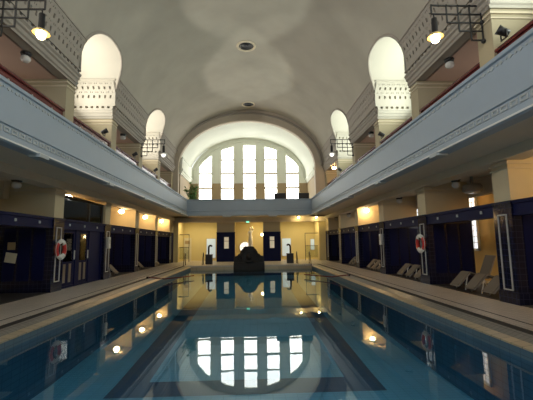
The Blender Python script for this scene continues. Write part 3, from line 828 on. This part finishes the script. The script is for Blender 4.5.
# ------------------------------------------------------------------ end of the pool: fountain, statue, spouts, rails
o = empty('fountain', (-.06, PE+.0, 0), 'dark scrolled stone fountain at the far pool edge', 'fountain')
half = [(1.1, -.12), (1.1, .60), (.98, .66), (.84, .68), (.80, .78), (.66, .84), (.60, 1.0), (.50, 1.16), (.42, 1.22), (.36, 1.33), (.22, 1.36)]
prof = [(-x, z) for x, z in half]+[(x, z) for x, z in reversed(half)]
b = MB()
b.prism(prof, 'y', -.28, .28); b.build('stone_body', 'stone', o, bevel=.03)
b = MB(); b.prism([(x*1.04, z) for x, z in ((-1.08, -.45), (-1.08, .2), (1.08, .2), (1.08, -.45))], 'y', -.36, .30); b.build('plinth', 'stone', o, bevel=.03)
b = MB()
for s in (-1, 1):
    b = MB()
    b.tube([(s*(.62+.20*(1-k/26)*math.cos(k*.42)), -.30, .48+.20*(1-k/26)*math.sin(k*.42)) for k in range(25)], [.05-.0012*k for k in range(25)], 8)
    b.tube([(s*(.25+.56*k/8), -.30, 1.15-.67*(k/8)**1.3) for k in range(9)], .045, 8)
    b.build('scroll_carving', 'stone', o)
b = MB(); b.sphere((0, -.26, .62), .22, 14, 0, 1.15); b.sphere((0, -.44, .58), .06, 8); b.lathe([(.07, 0), (.26, .06), (.30, .12), (.28, .14)], (0, -.36, .16), 16); b.build('spout_mask', 'stone', o)

def skin_body(name, pts, edges, radii, mat, parent, sub=2):
    me = bpy.data.meshes.new(name); me.from_pydata(pts, edges, []); me.materials.append(M[mat])
    ob = bpy.data.objects.new(name, me); COL.objects.link(ob); ob.parent = parent
    sk = ob.modifiers.new('skin', 'SKIN'); sk.use_smooth_shade = True
    for v, r in zip(me.skin_vertices[0].data, radii): v.radius = (r, r) if not isinstance(r, tuple) else r
    me.skin_vertices[0].data[0].use_root = True
    ss = ob.modifiers.new('sub', 'SUBSURF'); ss.levels = sub; ss.render_levels = sub
    return ob
st = empty('statue', (.02, 32.75, 0), 'pale marble statue of standing figure in alcove behind the fountain', 'statue')
MB().lathe([(.26, 0), (.26, .12), (.20, .16), (.19, 1.05), (.25, 1.12), (.25, 1.2), (.001, 1.2)], n=20).build('pedestal', 'marble', st)
ZS = 1.08; st.scale = (1.12, 1.12, 1.06)
pts = [(0, 0, .98), (0, .01, 1.12), (0, .0, 1.28), (0, .0, 1.42), (0, .01, 1.52), (0, -.01, 1.60), (0, -.015, 1.70), (0, -.01, 1.77),   # pelvis..head 0-7
       (-.15, .0, 1.42), (-.22, .02, 1.20), (-.17, -.10, 1.02), (-.12, -.17, 1.0),        # right arm
       (.15, .0, 1.43), (.24, -.02, 1.58), (.13, -.05, 1.78), (.08, -.05, 1.84),         # left arm raised to head
       (-.08, 0, .92), (-.085, -.01, .54), (-.08, .03, .20), (-.085, -.08, .15),          # right leg
       (.08, 0, .92), (.10, -.07, .56), (.10, .02, .20), (.11, -.07, .15)]
ed = [(0, 1), (1, 2), (2, 3), (3, 4), (4, 5), (5, 6), (6, 7), (3, 8), (8, 9), (9, 10), (10, 11), (3, 12), (12, 13), (13, 14), (14, 15), (0, 16), (16, 17), (17, 18), (18, 19), (0, 20), (20, 21), (21, 22), (22, 23)]
rad = [(.14, .11), (.11, .085), (.125, .10), (.11, .085), .05, .075, .085, .05, .055, .04, .032, .03, .055, .042, .032, .03, .085, .06, .038, .03, .085, .06, .038, .03]
pts = [(x, y, z+ZS) for x, y, z in pts]
skin_body('figure', pts, ed, rad, 'marble', st)
b = MB(); b.sphere((0, .03, 1.74+ZS), .085, 12, 0, .9); b.sphere((0, .10, 1.72+ZS), .045, 10); b.build('hair', 'marble', st)
b = MB(); b.grid([[(q*math.cos(a)*(1+.06*math.sin(9*a)), q*.8*math.sin(a)*(1+.06*math.sin(9*a))+.01, z+ZS) for a in [2*PI*k/40 for k in range(41)]] for z, q in ((.14, .19), (.4, .17), (.7, .17), (.98, .15))]); b.build('drapery', 'marble', st)

def spout(loc, label, rz=0):
    o = empty('water_spout', loc, label, 'water spout', 'gooseneck water spouts on black boxes', rz)
    MB().box(-.26, .26, -.22, .22, 0, .74).box(-.28, .28, -.24, .24, .70, .76).build('box_base', 'black', o, bevel=.015)
    b = MB(); b.tube([(-.03, 0, .76), (-.03, 0, 1.25)]+[(-.03+.16*(1-math.cos(a))*.9, -.05, 1.25+.20*math.sin(a)) for a in [PI*k/10 for k in range(1, 9)]], [.07]*10, 10)
    b.build('gooseneck', 'black', o)
spout((-3.2, 28.2, 0), 'black box with hooked water spout left of the fountain')
spout((3.15, 28.2, 0), 'black box with hooked water spout right of the fountain', PI)
def handrail(loc, sg, label):
    o = empty('pool_handrail', loc, label, 'handrail', 'handrails at the far pool end')
    b = MB(); b.tube([(0, .7, 0), (0, .7, .75), (0, .64, .86), (0, .5, .9), (sg*.05, -.1, .55), (sg*.05, -.45, .02), (sg*.05, -.5, -.1)], .028, 8); b.build('rail_tube', 'rail', o)
    b = MB().lathe([(.001, .03), (.07, .02), (.07, 0), (.001, 0)], (0, .7, 0), 12); b.build('base_flange', 'rail', o)
for x, y, sg, lab in ((-3.6, 27.4, 1, 'curved steel handrail beside the left water spout'), (-4.9, 26.9, 1, 'curved steel handrail near the left corner of the pool'), (3.3+.35, 27.4, -1, 'curved steel handrail beside the right water spout'), (4.55, 26.8, -1, 'curved steel handrail near the right corner of the pool')):
    handrail((x, y, 0), sg, lab)
def screen(x0, x1, xp, label):
    o = empty('shower_screen', (xp, YE+.4, 0), label, 'shower screen', 'metal framed shower screens in the recesses')
    r = .03; a, c = x0-xp, x1-xp
    b = MB().tube([(0, 0, 0), (0, 0, 2.45)], r, 8)
    b.tube([(a, 0, 2.42), (c, 0, 2.42)], r, 8); b.tube([(min(a, c), 0, 1.3), (max(a, c), 0, 1.3)], .022, 8); b.build('frame', 'rail', o)
    MB().box(min(a, c)+.03, max(a, c)-.03, -.008, .008, .25, 1.28).build('glass_sheet', 'glassc', o)
screen(-6.3, -5.45, -5.45, 'metal framed shower screen in the left recess')
screen(4.95, 6.1, 4.95, 'metal framed shower screen in the right recess')
o = MB().box(-.13, .13, -.02, .02, -.06, .06).build('exit_sign', 'exitg'); o.location = (-.22, YE-.16, 3.46); tag(o, 'small glowing green exit sign above the statue', 'sign')
MB().box(-.14, .14, .02, .04, -.07, .07).build('backplate', 'white', o)

# lane ropes hanging from the gutter into the water
for s, y0, lab in ((1, 17.2, 'dark red rope hanging off the right pool edge'), (-1, 17.6, 'dark red rope hanging off the left pool edge')):
    pts = []
    for k in range(13):
        t = k/12
        pts.append((s*(4.78-1.75*t), y0-.1+2.6*t, max(WATER+.012, .03-.17*min(1, t*3)+.01*math.sin(6*t))))
    b = MB(); b.tube(pts, .028, 8); o = b.build('pool_rope', 'rope'); tag(o, lab, 'rope', 'ropes at the pool edges')
    MB().box(s*4.76, s*4.84, y0-.2, y0, -.02, .07).build('rope_anchor', 'black', o)

# ------------------------------------------------------------------ on the end balcony: plant and two dark cabinets
pl = empty('potted_plant', (-4.85, 30.2, 4.2), 'bushy green potted plant at the left end of end balcony', 'plant')
MB().lathe([(.001, 0), (.20, 0), (.28, .5), (.30, .52), (.24, .5), (.001, .46)], n=18).build('pot', 'soil', pl)
b = MB()
stems = []
for k in range(16):
    a = random.uniform(0, 2*PI); h = random.uniform(1.0, 2.3); rr = random.uniform(.15, .75)
    p1 = (rr*math.cos(a), rr*math.sin(a)*.6, .45+h)
    q = [(0, 0, .45), (p1[0]*.35, p1[1]*.35, .45+h*.55), p1]
    stems.append(q); b.tube(q, [.02, .014, .006], 6)
b.build('stems', 'soil', pl)
b = MB()
for q in stems:
    for k in range(26):
        t = random.uniform(.35, 1); i = 0 if t < .5 else 1; u = t*2-i
        p = Vector(q[i]).lerp(Vector(q[i+1]), min(1, u))
        d = Vector((random.gauss(0, 1), random.gauss(0, 1), random.gauss(.1, .7))).normalized(); L = random.uniform(.18, .32)
        sd = d.cross(Vector((0, 0, 1))).normalized()*L*.28
        m_ = p+d*L*.5+Vector((0, 0, .02)); e = p+d*L-Vector((0, 0, .04))
        b.face([p, m_+sd, e, m_-sd])
b.build('foliage', 'leaf', pl)
def cabinet(x0, x1, lab):
    c = (x0+x1)/2; w = (x1-x0)/2
    o = empty('dark_cabinet', (c, 29.95, 4.2), lab, 'cabinet', 'dark cabinets on the end balcony')
    cb = MB().box(-w, w, -.16, .16, 0, 1.58).build('body', 'black', o, bevel=.02)
    for i in range(3):
        MB().box(-w+.06+i*(2*w-.06)/3, -w+(i+1)*(2*w-.06)/3, -.18, -.16, 1.12, 1.5).build('front_panel', 'grate', cb)
cabinet(2.1, 3.05, 'dark low cabinet on the end balcony below fourth window light')
cabinet(4.15, 5.05, 'dark low cabinet on the end balcony below rightmost window light')

# ------------------------------------------------------------------ world, camera, exposure
w = bpy.data.worlds.new('World'); S.world = w; w.use_nodes = True
bg = w.node_tree.nodes['Background']; bg.inputs[0].default_value = (.93, .96, 1.0, 1); bg.inputs[1].default_value = .66

cam = bpy.data.cameras.new('Camera'); co = bpy.data.objects.new('Camera', cam); COL.objects.link(co); S.camera = co
psi, th, roll = math.radians(2.252), math.radians(6.878), math.radians(.75)
f = Vector((math.sin(psi)*math.cos(th), math.cos(psi)*math.cos(th), math.sin(th)))
r = Vector((math.cos(psi), -math.sin(psi), 0)); u = r.cross(f)
r2 = r*math.cos(roll)-u*math.sin(roll); u2 = r*math.sin(roll)+u*math.cos(roll)
mw = Matrix((r2, u2, -f)).transposed().to_4x4(); mw.translation = Vector((.24, 0, 1.6))
co.matrix_world = mw
cam.sensor_fit = 'HORIZONTAL'; cam.sensor_width = 36; cam.lens = 355*36/533; cam.clip_start = .05; cam.clip_end = 200

S.view_settings.view_transform = 'Standard'; S.view_settings.look = 'None'; S.view_settings.gamma = 1; S.view_settings.use_curve_mapping = False
S.view_settings.exposure = 1.6
S.cycles.use_denoising = True
S.cycles.max_bounces = 8; S.cycles.diffuse_bounces = 5; S.cycles.glossy_bounces = 4; S.cycles.transparent_max_bounces = 8
S.cycles.sample_clamp_indirect = 6.0
